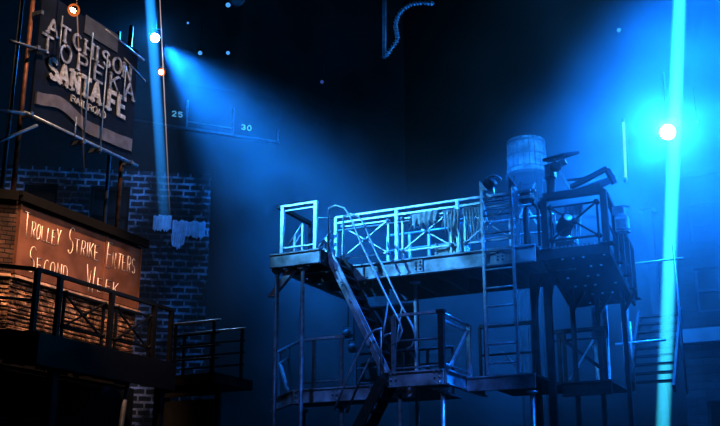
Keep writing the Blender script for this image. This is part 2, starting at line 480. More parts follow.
bal = thing('balcony_platform', 'black balcony platform in front of the orange stone house', 'platform', (-12.1, 14, 4.1))
MB().box(-12.72, -11.4, 12.0, 15.6, 4.14, L1).build('deck', 'black', bal)
MB().hexa([(-12.72,12,4.14), (-15.5,9.0,4.14), (-14.3,8.3,4.14), (-11.4,12,4.14), (-12.72,12,L1), (-15.5,9.0,L1), (-14.3,8.3,L1), (-11.4,12,L1)]).build('deck', 'black', bal)
MB().box(-11.46, -11.4, 12, 15.6, 3.9, 4.14).build('fascia', 'black', bal)
for y in (12.6, 15.4): MB().bar((-11.6, y, 0), (-11.6, y, 4.14), .14).build('leg', 'black', bal)
RH = 1.0
fy = lambda y: (y-11.95)/(15.5-11.95)
railing('balcony_railing', 'black balcony railing with crossed braces before the stone house front', (-11.5, 11.95, L1), (-11.5, 15.5, L1), 'black', RH,
        posts=(0, fy(12.47), fy(13.77), fy(14.98), 1), panels=((fy(12.6), fy(13.58)), (fy(13.92), fy(14.85))), second=False, top_w=.07, post_w=.075, nod=.03, br=.028, group='balcony railings')
railing('balcony_railing', 'plain black balcony railing on the splayed end below the brick return', (-13.4, 9.55, L1), (-11.53, 11.92, L1), 'black', RH,
        posts=(.3, .65), mids=(.5,), second=False, top_w=.07, post_w=.075, group='balcony railings')

# ------------------------------------------------------------------ billboard tower
XB = -14.0
bb = thing('railway_billboard', 'tall navy railway billboard with pale lettering and a wavy ribbon stripe', 'sign', (XB, 15.5, 9.2))
MB().box(XB-.08, XB-.03, 13.98, 17.1, 9.3, 12.0).build('panel', 'navy', bb)
for txt, y0, y1, z, h, t, m, g in (
    ('ATCHISON', 14.18, 16.86, 11.13, .34, .06, 'outline', .26),
    ('TOPEKA', 14.06, 17.0, 10.7, .36, .055, 'outline', .42),
    ('SANTA FE', 14.3, 16.75, 10.2, .42, .1, 'pale', .24),
    ('RAILROAD', 15.02, 16.1, 9.94, .14, .028, 'pale', .25)):
    mb = MB(); words(mb, txt, (XB, y0, z), (XB, y1, z), h, h*1.05, N1, t, g)
    mb.build('lettering', m, bb)
rb = MB(); n = 24; pts = []
for i in range(n+1):
    f = i/n; y = 14.05+f*3.0
    kz = [(0, 9.645), (.22, 9.78), (.53, 9.56), (.8, 9.6), (1, 9.65)]
    for (f0, c0), (f1, c1) in zip(kz, kz[1:]):
        if f0 <= f <= f1: g = (f-f0)/(f1-f0); g = g*g*(3-2*g); c = c0+(c1-c0)*g
    pts.append((y, c, .13+.02*f))
for (y0, c0, w0), (y1, c1, w1) in zip(pts, pts[1:]):
    rb.hexa([(XB-.03, y0, c0-w0), (XB+.02, y0, c0-w0), (XB+.02, y1, c1-w1), (XB-.03, y1, c1-w1), (XB-.03, y0, c0+w0), (XB+.02, y0, c0+w0), (XB+.02, y1, c1+w1), (XB-.03, y1, c1+w1)])
rb.build('ribbon', 'ribbon', bb)
MB().box(XB-.02, XB+.0, 15.25, 16.35, 11.62, 12.05).build('header_plate', 'plaster', bb)
for y, z0, z1 in ((14.44, 10.5, 11.6), (15.38, 9.1, 11.65), (15.9, 9.05, 11.35), (16.53, 10.5, 11.35), (15.1, 9.1, 9.6)):
    MB().tube((XB+.12, y, z0), (XB+.12, y, z1), .016).build('stay_rod', 'steel', bb)
sc = thing('billboard_scaffold', 'rusty pipe scaffold holding up the railway billboard', 'scaffold', (XB, 15.5, 7.07))
for y in (13.86, 16.95):
    MB().tube((XB-.16, y, 7.07), (XB-.16, y, 12.6), .05).build('upright', 'rust', sc)
for y, x in ((14.0, XB-.6), (17.05, XB-.6)):
    MB().tube((x, y, 7.07), (x, y, 12.6), .045).build('upright', 'grey', sc)
def clampbar(p, q, r, m, nm='ledger'):
    MB().tube(p, q, r).build(nm, m, sc)
clampbar((XB+.08, 13.7, 9.18), (XB+.08, 17.2, 9.2), .045, 'steel')
clampbar((XB+.08, 13.15, 10.46), (XB+.08, 14.1, 10.66), .035, 'grey')
clampbar((XB+.08, 12.9, 8.95), (XB+.08, 13.85, 9.2), .035, 'steel')
clampbar((XB+.05, 12.9, 8.2), (XB+.05, 14.1, 9.06), .035, 'steel', 'diagonal_stay')
clampbar((XB-.02, 15.9, 12.0), (XB-.02, 17.3, 11.85), .03, 'grey')
clampbar((XB-.02, 16.6, 11.6), (XB-.02, 17.4, 11.35), .03, 'grey')
for y, z in ((13.86, 9.2), (16.95, 9.2), (15.38, 9.15), (15.9, 9.15), (13.86, 10.62), (13.86, 11.4)):
    MB().box(XB-.2, XB+.14, y-.035, y+.035, z-.045, z+.045).build('clamp', 'grey', sc)

# ------------------------------------------------------------------ lamps
def lamp(name, label, pos, aim, r, lens, body='black', length=None, hang=.7, group=None, yoke=True):
    """theatre lantern: can, lens, yoke and hook clamp on a short drop pipe"""
    pos, d = V(pos), (V(aim)-V(pos)).normalized(); L = length or r*3
    t = thing(name, label, 'stage light', pos, group)
    MB().lathe(pos, -d, [(0,r*1.05),(.06*L,r*1.15),(.1*L,r),(.6*L,r*.95),(.85*L,r*.6),(L,r*.35)], 16).build('housing', body, t)
    MB().lathe(pos+d*.005, d, [(0,r*.9),(r*.12,r*.8),(r*.25,r*.45),(r*.3,.001)], 16).build('lens', lens, t)
    if yoke:
        s = d.cross(V((0,0,1))); s = V((1,0,0)) if s.length < .1 else s.normalized()
        c = pos-d*L*.4; y = MB()
        top = c+V((0,0,r*1.9))
        y.bar(c+s*r*1.2, top+s*r*1.2, r*.2).bar(c-s*r*1.2, top-s*r*1.2, r*.2).bar(top-s*r*1.2, top+s*r*1.2, r*.2)
        y.build('yoke', body, t)
        MB().tube(top, top+V((0,0,hang)), r*.16).build('drop_pipe', body, t)
    return t
lamp('scaffold_lamp', 'glowing amber work lamp hanging above the railway billboard', (-13.2, 14.0, 11.36), (-13.2, 13.2, 10.2), .07, 'lens_w', hang=1.2)
lamp('scaffold_lamp', 'small amber lamp just below the dazzling blue-white lamp', (-14.05, 18.0, 11.85), (-13.6, 17, 11.2), .06, 'lens_w', hang=.4)
for nm, c, r in (('amber_halo', (-13.2, 14.0, 11.36), .13), ('amber_halo', (-14.05, 18.0, 11.85), .1)):  # glowing dishes added to imitate the amber halo around each lamp
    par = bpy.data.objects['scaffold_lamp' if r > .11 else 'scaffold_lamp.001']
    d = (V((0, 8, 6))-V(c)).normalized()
    MB().lathe(V(c)-d*.03, d, [(0, .05), (.02, r*.7), (.07, r), (.075, r), (.03, r*.68), (.005, .04)], 20).build('halo_dish', 'amber', par, 'added amber glowing dish imitating the lamp halo')
lamp('stage_spotlight', 'dazzling blue-white spotlight beside the top of the billboard', (-14.29, 18.0, 12.8), (-8, 8, 6), .12, 'lens_b', hang=.9)
lamp('stage_spotlight', 'dazzling cyan-white spotlight inside the tall cyan beam', (-3.44, 24.0, 10.61), (-2.6, 8, 4), .2, 'lens_c', hang=1.2)
for (x, y, z), r, ln, lab in (
    ((-17.26, 24, 15.65), .08, 'lens_s', 'small blue-lit spotlight just above the numbered gallery front'),
    ((-16.22, 24, 15.43), .07, 'lens_s', 'small blue-lit spotlight at the dark upper edge of the blue haze'),
    ((-16.29, 24, 17.09), .09, 'lens_s', 'blue-lit spotlight at the top edge of the picture beside a dim round housing'),
    ((-17.79, 24, 16.81), .045, 'lens_s', 'tiny blue-lit spotlight nearest the top of the wide blue beam'),
    ((-12.93, 24, 13.81), .06, 'lens_d', 'faint lone spotlight in the dark above the middle gate frame'),
    ((-4.4, 24, 13.55), .06, 'lens_s', 'dim pale spotlight high in the blue haze above the white light tube'),
    ((-2.75, 24, 10.75), .05, 'lens_s', 'tiny pale spotlight just beside the dazzling cyan lamp')):
    lamp('hanging_spotlight', lab, (x, y, z), (x*.2, 2, z-6), r, ln, hang=1.0, group='small hanging spotlights')
single('scoop_housing', MB().lathe((-15.9, 24.0, 17.2), (.3, -.8, -.4), [(0,.1),(.1,.22),(.35,.26),(.36,.2)], 18), 'grey', 'dim round lamp housing at the top edge beside a blue spotlight', 'stage light', (-15.9, 24, 17.2))
tb = thing('light_tube', 'thin upright white glowing light tube above the right tower', 'light tube', (-4.49, 24, 10.3))
MB().tube((-4.52, 24, 9.6), (-4.47, 24, 11.05), .035).build('tube', 'tube', tb)
MB().tube((-4.53, 24, 9.5), (-4.52, 24, 9.6), .05).build('end_cap', 'black', tb)
MB().tube((-4.47, 24, 11.05), (-4.46, 24, 11.15), .05).build('end_cap', 'black', tb)
# hung cable loop in the dark above the bridge
cb = thing('cable_drop', 'loop of ribbed cable hanging from a dark blue pipe overhead', 'cable', (-10, 22, 13.1))
MB().tube((-10.03, 22, 13.1), (-10.0, 22, 16.5), .06).build('pipe', 'grey', cb)
loop = [(-9.97, 13.1), (-9.8, 13.3), (-9.62, 13.52), (-9.66, 13.75), (-9.69, 13.96), (-9.6, 14.2), (-9.44, 14.36), (-9.2, 14.44), (-8.9, 14.4), (-8.6, 14.3)]
lp = MB(); lpp = [V((a, 21.95, z)) for a, z in loop]
lp.path(lpp, .03, 8)
for a, b in zip(lpp, lpp[1:]):
    for f in (.2, .5, .8):
        q = lerp(a, b, f); d = (b-a).normalized()
        lp.lathe(q-d*.02, d, [(0,.03),(.005,.065),(.035,.065),(.04,.03)], 10)
lp.build('ribbed_cable', 'steel', cb)

# ------------------------------------------------------------------ landing behind the balcony (left centre)
ld = thing('back_landing', 'dim brown timber landing below the two pale handrails', 'platform', (-12.1, 17.4, 0))
MB().box(-12.75, -11.35, 16.85, 18.2, L1-.2, L1).build('deck', 'black', ld)
MB().box(-12.7, -11.45, 16.95, 17.0, 2.9, 3.9).build('panel', 'wood', ld)
MB().box(-12.7, -11.45, 16.95, 17.0, 3.98, 4.2).build('panel', 'wood', ld)
for x in (-12.7, -11.45): MB().bar((x, 17.1, 0), (x, 17.1, L1-.2), .1).build('leg', 'black', ld)
railing('landing_railing', 'shorter pale-topped handrail of the two beside the balcony corner', (-12.5, 16.9, L1), (-11.34, 16.9, L1), 'black', 1.05, 'steel', posts=(.08, .88), mids=(.3, .55, .8), second=False, top_r=.028, post_w=.05, group='landing railings')
railing('landing_railing', 'longer pale-topped handrail standing behind the shorter one', (-13.0, 17.9, L1), (-11.39, 17.9, L1), 'black', 1.05, 'steel', posts=(.06, .5, .96), mids=(.3, .55, .8), second=False, top_r=.028, post_w=.05, group='landing railings')
pp = thing('leaning_pipe', 'dim two-piece pipe leaning in the dark under the balcony', 'pipe', (-11.5, 14.2, 3.1))
MB().path([(-11.5, 14.41, 4.05), (-11.5, 14.3, 3.62)], .035).build('upper_piece', 'grey', pp)
MB().path([(-11.5, 14.3, 3.6), (-11.5, 13.9, 0)], .045).build('lower_piece', 'grey', pp)
lamp('floor_lantern', 'tiny amber lamp glowing in the dark under the balcony', (-12.6, 14.9, 3.2), (-11.0, 13.0, 3.4), .035, 'lens_o', yoke=False)
fl = bpy.data.objects['floor_lantern']; MB().tube((-12.6, 14.9, 0), (-12.6, 14.9, 3.17), .015).build('stand', 'black', fl)

# ================================================================== CENTRE SCAFFOLD
def bolts(mb, pts, d=(0,-1,0), r=.022):
    for p in pts: mb.lathe(p, d, [(0,r),(.02,r),(.03,r*.5)], 8)
    return mb
def splice(p, w=.12, h=.3, m='fascia', parent=None):
    """bolted splice plate on a channel facing the audience"""
    p = V(p)
    MB().box(p.x-w/2, p.x+w/2, p.y-.015, p.y, p.z-h/2, p.z+h/2).build('splice_plate', m, parent)
    bolts(MB(), [p+V((s*w*.25, -.015, k*h*.28)) for s in (-1,1) for k in (-1,0,1)]).build('bolt', 'grey', parent)

def slots(per, a, b, skip):
    def f(i, j, nx, ny): return i % a == 1 and j % b == 1 and (i//a+j//b) % skip != 0 and 1 < i < nx-2
    return f

# --- upper walkway on the left, running upstage, with its gate
wk = thing('upper_walkway', 'upper walkway with a slotted underside below the tall gate frame', 'platform', (-10.3, 20, L2-.32))
gm = MB(); grating(gm, -10.85, -9.75, 18.1, 22.0, L2-.02, cell=.055, pat=lambda i, j, nx, ny: i % 4 == 2 and j % 9 in (2, 3, 4, 5, 6) and (i//4+j//9) % 3 != 0 and 1 < i < nx-2); gm.build('deck', 'deck', wk)
MB().box(-10.9, -9.72, 18.02, 18.08, L2-.3, L2).build('front_channel', 'fascia', wk)
MB().box(-10.9, -9.72, 17.98, 18.02, L2-.03, L2).box(-10.9, -9.72, 17.98, 18.02, L2-.3, L2-.27).build('channel_flange', 'fascia', wk)
MB().box(-10.9, -10.84, 18.08, 22, L2-.3, L2).build('side_channel', 'grey', wk)
MB().box(-9.78, -9.72, 18.08, 19.6, L2-.3, L2).build('side_channel', 'dark', wk)
for y in (18.9, 19.8, 20.7, 21.6): MB().box(-10.84, -9.78, y-.04, y+.04, L2-.26, L2-.04).build('joist', 'dark', wk)
MB().hexa([(-11.05,18.2,6.15), (-10.9,18.2,6.15), (-10.9,18.3,6.15), (-11.05,18.3,6.15), (-10.62,18.2,6.66), (-10.4,18.2,6.66), (-10.4,18.3,6.66), (-10.62,18.3,6.66)]).build('knee_brace', 'steel', wk)
for x in (-10.8, -10.18):
    p = thing('pipe_column', 'slim pipe column under the %s corner of the upper walkway' % ('outer' if x < -10.5 else 'inner'), 'column', (x, 18.16, 0), 'pipe columns')
    MB().tube((x, 18.16, 0), (x, 18.16, 6.6), .045).build('pipe', 'grey', p)
    MB().lathe((x, 18.16, 6.6), (0,0,1), [(0,.06),(.05,.12),(.1,.12)], 12).build('head_plate', 'grey', p)
    MB().lathe((x, 18.16, 0), (0,0,1), [(0,.14),(.02,.14),(.03,.06),(.1,.06)], 12).build('foot_plate', 'grey', p)
gt = thing('gate_frame', 'tall open rectangular gate frame at the end of the upper walkway', 'gate', (-10.27, 18.1, L2))
for x in (-10.66, -9.86): MB().bar((x, 18.1, L2), (x, 18.1, L2+1.07), .075).build('upright', 'steel', gt)
MB().bar((-10.7, 18.1, L2+1.05), (-9.82, 18.1, L2+1.05), .07, .05).build('top_bar', 'steel', gt)
MB().bar((-10.7, 18.1, L2+.95), (-9.82, 18.1, L2+.95), .03).build('under_bar', 'steel', gt)
MB().bar((-10.66, 18.1, L2+.13), (-9.86, 18.1, L2+.13), .035).build('bottom_bar', 'steel', gt)
railing('walkway_railing', 'dark outer railing of the upper walkway seen through the gate frame', (-10.82, 18.2, L2), (-10.82, 19.6, L2), 'dark', 1.1, posts=(1,), second=False, top_w=.09, group='walkway railings')
def stair_rail(name, label, pts, drop, m, r=.03, ball=None, group=None, spp=None):
    t = thing(name, label, 'handrail', pts[0], group)
    MB().path(pts, r).build('upper_tube', m, t)
    MB().path([V(p)-V((0,0,drop)) for p in pts], r*.8).build('lower_tube', m, t)
    for f in (spp or (1,)):
        q = lerp(pts[0], pts[-1], f); z0 = ball if ball is not None else q.z-1.0
        MB().bar((q.x, q.y, z0), q, .055).build('post', m, t)
    return t
stair_rail('rising_handrail', 'short rising handrail seen inside the gate frame', [(-11.2, 19.3, 7.55), (-10.84, 19.3, 8.02)], .2, 'steel', group='rising handrails', ball=L2, spp=(.45, 1))
stair_rail('rising_handrail', 'short rising handrail leading up to the end post of the bridge railing', [(-10.72, 19.5, 7.3), (-10.22, 19.5, 7.82)], .2, 'steel', group='rising handrails', ball=L2, spp=(.75,))

# --- the bridge
bg = thing('bridge', 'long upper bridge with a bolted pale steel channel along its front', 'bridge', (-7.65, 20.7, L2-.4))
gm = MB(); grating(gm, -9.7, -5.62, 19.7, 21.9, L2-.02, cell=.12); gm.build('deck', 'deck', bg)
MB().box(-9.95, -5.62, 19.62, 19.68, L2-.36, L2).build('front_channel', 'fascia', bg)
MB().box(-9.95, -5.62, 19.56, 19.62, L2-.035, L2).box(-9.95, -5.62, 19.56, 19.62, L2-.36, L2-.325).build('channel_flange', 'fascia', bg)
MB().hexa([(-10.2,19.6,L2-.22), (-9.9,19.6,L2-.36), (-9.9,19.64,L2-.36), (-10.2,19.64,L2-.22), (-10.2,19.6,L2-.05), (-9.9,19.6,L2-.05), (-9.9,19.64,L2-.05), (-10.2,19.64,L2-.05)]).build('end_plate', 'fascia', bg)
MB().box(-9.7, -5.62, 21.88, 21.95, L2-.36, L2).build('rear_channel', 'dark', bg)
for x in (-9.3, -8.6, -7.9, -7.2, -6.5, -5.9): MB().box(x-.04, x+.04, 19.7, 21.88, L2-.34, L2-.04).build('joist', 'dark', bg)
for x in (-8.18, -6.35): splice((x, 19.6, L2-.18), .2, .26, 'fascia', bg)
fx = lambda x: (x+10.19)/(10.19-5.66)
railing('bridge_railing', 'long front railing of the bridge with crossed braces and double top bar', (-10.19, 19.66, L2), (-5.66, 19.66, L2), 'steel', 1.17,
        posts=(0, fx(-8.7), fx(-7.28), fx(-5.97)), panels=((fx(-10.01), fx(-8.9)), (fx(-8.56), fx(-7.44)), (fx(-7.12), fx(-6.1))), mids=(.86,), post_w=.07, top_w=.06, group='bridge railings')
railing('bridge_railing', 'rear railing of the bridge seen through the front crossed braces', (-9.7, 21.4, L2), (-5.66, 21.4, L2), 'grey', 1.12,
        posts=(0, .14, .26, .5, .75, 1), mids=(.35, .75), second=False, post_w=.06, group='bridge railings')
single('handrail_stub', MB().path([(-10.78, 19.66, 8.24), (-10.5, 19.66, 8.2), (-10.2, 19.66, 8.18)], .022), 'grey', 'thin bar poking out beyond the end post of the bridge railing', 'bar', (-10.5, 19.66, 8.2))

# --- ship's stair from the walkway to the middle balcony
sr = thing('steep_stair', 'steep stair dropping from the upper walkway to the middle balcony', 'stairs', (-8.5, 18.8, L1))
p0, p1 = V((-9.72, 18.45, L2-.02)), V((-8.42, 18.45, L1))
W = .62
for k, y in enumerate((18.45, 18.45+W)):
    a, b = V((p0.x, y, p0.z)), V((p1.x, y, p1.z))
    MB().bar(a, b, .05, .19, V((0,1,0)).cross(b-a)).bar(a+V((0,-.04,0)), b+V((0,-.04,0)), .04, .05).build('stringer', 'fascia' if k == 0 else 'dark', sr, 'worn pale steel stringer with bolts' if k == 0 else None)
bm_ = MB()
for f in (.12, .14, .25, .27, .4, .42):
    q = lerp((p0.x, 18.4, p0.z), (p1.x, 18.4, p1.z), f); bm_.lathe(q, (0,-1,0), [(0,.03),(.03,.03)], 8)
bm_.build('bolt', 'steel', sr)
for i in range(1, 11):
    q = lerp(p0, p1, i/11)
    MB().box(q.x-.13, q.x+.1, 18.48, 18.45+W-.03, q.z-.02, q.z+.02).build('tread', 'dark', sr)
def handr(y, lab):
    t = thing('stair_handrail', lab, 'handrail', (-8.5, y, L1), 'steep stair handrails')
    pts = [V((-9.72, y, 7.98)), V((-9.55, y, 8.02)), V((-9.35, y, 7.94)), V((-9.2, y, 7.7)), V((-8.95, y, 7.1)), V((-8.35, y, 5.85)), V((-8.12, y, 5.42)), V((-8.06, y, 5.22)), V((-8.14, y, 5.02)), V((-8.3, y, 4.95))]
    MB().path(pts, .024).build('tube', 'steel', t)
    for q, b in ((pts[0], (-9.72, y, L2)), (pts[5], (-8.55, y, 4.75))):
        MB().tube(b, q, .02).build('stanchion', 'steel', t)
handr(18.42, 'bent tube handrail on the audience side of the steep stair')
handr(18.42+W+.06, 'bent tube handrail on the far side of the steep stair')
# short lower stair going down from the middle balcony, only its handrails and stringer show
sl = thing('lower_stair', 'dark lower stair with hooked pale handrails dropping from the middle balcony', 'stairs', (-9.0, 18.5, 2.5))
for y in (18.2, 18.75):
    MB().bar((-8.38, y, L1-.12), (-9.5, y, 2.4), .05, .2, V((0,1,0)).cross(V((-1.12,0,-1.9)))).build('stringer', 'dark', sl)
    MB().path([(-9.45, y, 3.7), (-9.07, y, 4.5), (-8.9, y, 4.8), (-8.77, y, 5.03), (-8.66, y, 5.16), (-8.55, y, 5.23), (-8.4, y, 5.25)], .024).build('handrail', 'steel', sl)
    MB().tube((-8.42, y, L1), (-8.42, y, 5.24), .02).build('stanchion', 'grey', sl)
for i in range(8):
    q = lerp((-8.45, 18.5, L1-.25), (-9.45, 18.5, 2.5), i/7)
    MB().box(q.x-.12, q.x+.12, 18.23, 18.72, q.z-.02, q.z+.02).build('tread', 'dark', sl)

# --- lower balconies
def deckpoly(name, label, pts, z0, z1, faces, cat='platform', m='deck', fm='fascia', spl=()):
    n = len(pts); cx = sum(p[0] for p in pts)/n; cy = sum(p[1] for p in pts)/n
    t = thing(name, label, cat, (cx, cy, z0))
    MB().add([(p[0], p[1], z1-.05) for p in pts]+[(p[0], p[1], z1) for p in pts],
             [tuple(range(n))[::-1], tuple(range(n, 2*n))]+[(i, (i+1) % n, (i+1) % n+n, i+n) for i in range(n)]).build('deck', m, t)
    for i, fmm in faces:
        a, b = V((*pts[i], 0)), V((*pts[(i+1) % n], 0)); d = (b-a).normalized(); o = V((d.y, -d.x, 0))
        mb = MB()
        mb.bar(a+o*.03+V((0,0,(z0+z1)/2)), b+o*.03+V((0,0,(z0+z1)/2)), .05, z1-z0)
        mb.bar(a+o*.07+V((0,0,z1-.02)), b+o*.07+V((0,0,z1-.02)), .06, .03).bar(a+o*.07+V((0,0,z0+.015)), b+o*.07+V((0,0,z0+.015)), .06, .03)
        mb.build('edge_channel', fmm, t)
    for x, y in spl:
        bolts(MB(), [V((x+s, y, (z0+z1)/2+k)) for s in (-.05, .05) for k in (-.1, 0, .1)]).build('bolt', 'steel', t)
    return t
deckpoly('lower_balcony', 'lower balcony with a chamfered corner under the upper walkway', [(-12.45, 20.95), (-11.2, 19.75), (-8.34, 19.75), (-8.34, 22.5), (-12.45, 22.5)], L1-.33, L1-.02, ((0, 'fascia'), (1, 'fascia')), spl=((-11.1, 19.68), (-10.2, 19.68), (-9.3, 19.68)))
deckpoly('middle_balcony', 'middle balcony jutting out towards the audience at the stair foot', [(-8.32, 18.4), (-7.18, 18.4), (-7.18, 20.6), (-8.32, 20.6)], L1-.3, L1, ((0, 'fascia'), (1, 'fascia')), spl=((-8.22, 18.33), (-7.3, 18.33)))
deckpoly('ladder_landing', 'low landing at the foot of the tall ladder', [(-7.12, 19.5), (-5.7, 19.5), (-5.7, 22.5), (-7.12, 22.5)], L1-.32, L1-.03, ((0, 'fascia'),))
railing('lower_railing', 'front railing of the chamfered lower balcony', (-11.1, 19.8, L1-.02), (-10.05, 19.8, L1-.02), 'grey', 1.1, 'steel', posts=(0, .3, .95), mids=(.15,), second=False, top_w=.07, post_w=.06, group='lower railings')
chm = railing('lower_railing', 'angled railing along the chamfer of the lower balcony', (-12.38, 20.95, L1-.02), (-11.14, 19.82, L1-.02), 'grey', 1.1, 'steel', posts=(.05, .5), mids=(), second=False, top_w=.06, post_w=.05, group='lower railings')
MB().bar((-12.2, 20.75, L1+.75), (-11.72, 20.3, L1+.03), .07).build('cross_brace', 'steel', chm)
MB().bar((-12.3, 20.85, L1+.78), (-11.75, 20.33, L1+.8), .04).build('cross_brace', 'steel', chm)
railing('lower_railing', 'rear railing of the chamfered lower balcony behind the hooked handrails', (-10.9, 22.1, L1-.02), (-8.4, 22.1, L1-.02), 'dark', 1.1, posts=(0, .25, .5, .75, 1), mids=(.4, .75), second=False, post_w=.06, group='lower railings')
railing('middle_railing', 'front railing of the middle balcony', (-8.26, 18.46, L1), (-7.22, 18.46, L1), 'grey', 1.14, 'steel', posts=(0,), mids=(.08, .62), second=False, top_w=.065, post_w=.08, group='middle railings')
nw = thing('newel_post', 'thick dark corner post of the middle balcony railing', 'post', (-7.24, 18.46, L1))
MB().bar((-7.24, 18.46, L1), (-7.24, 18.46, L1+1.12), .11).build('shaft', 'dark', nw); MB().box(-7.32, -7.16, 18.38, 18.54, L1+1.12, L1+1.17).build('plate', 'dark', nw)
ms = railing('middle_railing', 'side railing of the middle balcony with one bright diagonal brace', (-7.2, 18.55, L1), (-7.2, 20.0, L1), 'steel', 1.1, posts=(.93,), mids=(.12,), second=True, top_r=.035, post_w=.08, group='middle railings')
MB().bar((-7.17, 18.75, L1+.12), (-7.17, 19.75, L1+.96), .06).build('cross_brace', 'steel', ms)
MB().bar((-7.2, 19.95, L1), (-7.2, 19.95, L1+1.1), .05).build('post', 'steel', ms)
railing('ladder_railing', 'dark railing crossing behind the tall ladder', (-7.1, 20.3, L1-.03), (-5.9, 20.3, L1-.03), 'dark', 1.16, posts=(0, .1, .95), mids=(.55,), second=False, top_w=.09, post_w=.05, group='ladder railings')
lb = thing('leaning_brace', 'short pale bar slanting behind the ladder rungs', 'bar', (-6.5, 20.6, L1))
MB().bar((-6.75, 20.6, 5.05), (-6.2, 20.6, 4.4), .05).build('bar', 'grey', lb)
# columns beneath the decks
for x, y, z, m, lab in ((-8.55, 20.3, 6.66, 'steel', 'bright slim pipe column under the bridge behind the middle balcony'),
                     (-11.3, 20.3, 4.0, 'grey', 'slim pipe column below the chamfer of the lower balcony'),
                     (-10.2, 20.0, 4.0, 'grey', 'slim pipe column below the middle of the lower balcony'),
                     (-8.2, 18.6, 4.05, 'grey', 'slim pipe column below the outer front corner of the middle balcony'),
                     (-7.3, 18.6, 4.05, 'steel', 'slim pipe column below the thick dark corner post'),
                     (-5.85, 19.7, 4.05, 'steel', 'slim pipe column below the ladder landing')):
    p = thing('pipe_column', lab, 'column', (x, y, 0), 'pipe columns')
    MB().tube((x, y, 0), (x, y, z), .045).build('pipe', m, p)
    MB().lathe((x, y, z-.06), (0,0,1), [(0,.05),(.03,.12),(.06,.12)], 12).build('head_plate', m, p)
    MB().lathe((x, y, 0), (0,0,1), [(0,.14),(.02,.14),(.03,.06),(.1,.06)], 12).build('foot_plate', m, p)
# dark masking flat behind the stair
mf = thing('masking_flat', 'black masking flat behind the steep stair', 'flat', (-10.2, 22.3, L1))
MB().box(-11.0, -9.3, 22.25, 22.3, L1, 6.65).build('canvas', 'matte', mf)
MB().box(-11.0, -9.3, 22.3, 22.36, L1, L1+.08).box(-11.0, -9.3, 22.3, 22.36, 5.5, 5.58).build('batten', 'wood', mf)
for k, (x, z) in enumerate(((-10.9, 5.9), (-10.75, 5.55))):
    lamp('floor_spotlight', ('upper' if k == 0 else 'lower')+' of two boxy lamps in the dark under the upper walkway', (x, 21.6, z), (x+.5, 15, z-.3), .1, 'black', 'dark', hang=L2-.05-z-.2, group='lamps under the walkway')

# --- tall ladder in front of the bridge
ladd = thing('ladder', 'tall steel ladder standing against the front of the bridge', 'ladder', (-6.37, 19.55, L1))
for x in (-6.69, -6.05):
    s_ = MB().bar((x, 19.53, L1), (x, 19.53, 8.25), .055, .05)
    s_.build('stile', 'steel', ladd)
    MB().hexa([(x-.03,19.5,8.25), (x+.14,19.5,8.25), (x+.14,19.56,8.25), (x-.03,19.56,8.25), (x-.03,19.5,8.47), (x-.01,19.5,8.47), (x-.01,19.56,8.47), (x-.03,19.56,8.47)]).build('stile_cap', 'steel', ladd, 'pointed bright cap on the stile')
for i in range(10): MB().tube((-6.69, 19.53, 4.62+.385*i), (-6.05, 19.53, 4.62+.385*i), .022).build('rung', 'steel' if i < 6 else 'grey', ladd)

# --- right-hand columns
for k, x in enumerate((-5.98, -5.68)):
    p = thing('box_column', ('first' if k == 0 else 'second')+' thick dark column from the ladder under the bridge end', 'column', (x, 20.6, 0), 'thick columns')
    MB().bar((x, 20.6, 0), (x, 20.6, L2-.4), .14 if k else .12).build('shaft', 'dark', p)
    cap = MB(); n = 6
    prof = [(.07, 5.9), (.08, 6.1), (.12, 6.3), (.2, 6.48), (.3, 6.6)]
    for (w0, z0), (w1, z1) in zip(prof, prof[1:]):
        cap.hexa([(x-.05,20.54,z0), (x+w0,20.54,z0), (x+w0,20.66,z0), (x-.05,20.66,z0), (x-.05,20.54,z1), (x+w1,20.54,z1), (x+w1,20.66,z1), (x-.05,20.66,z1)])
    cap.build('haunch', 'dark', p)
    MB().box(x-.12, x+.12, 20.48, 20.72, 0, .03).build('foot_plate', 'dark', p)

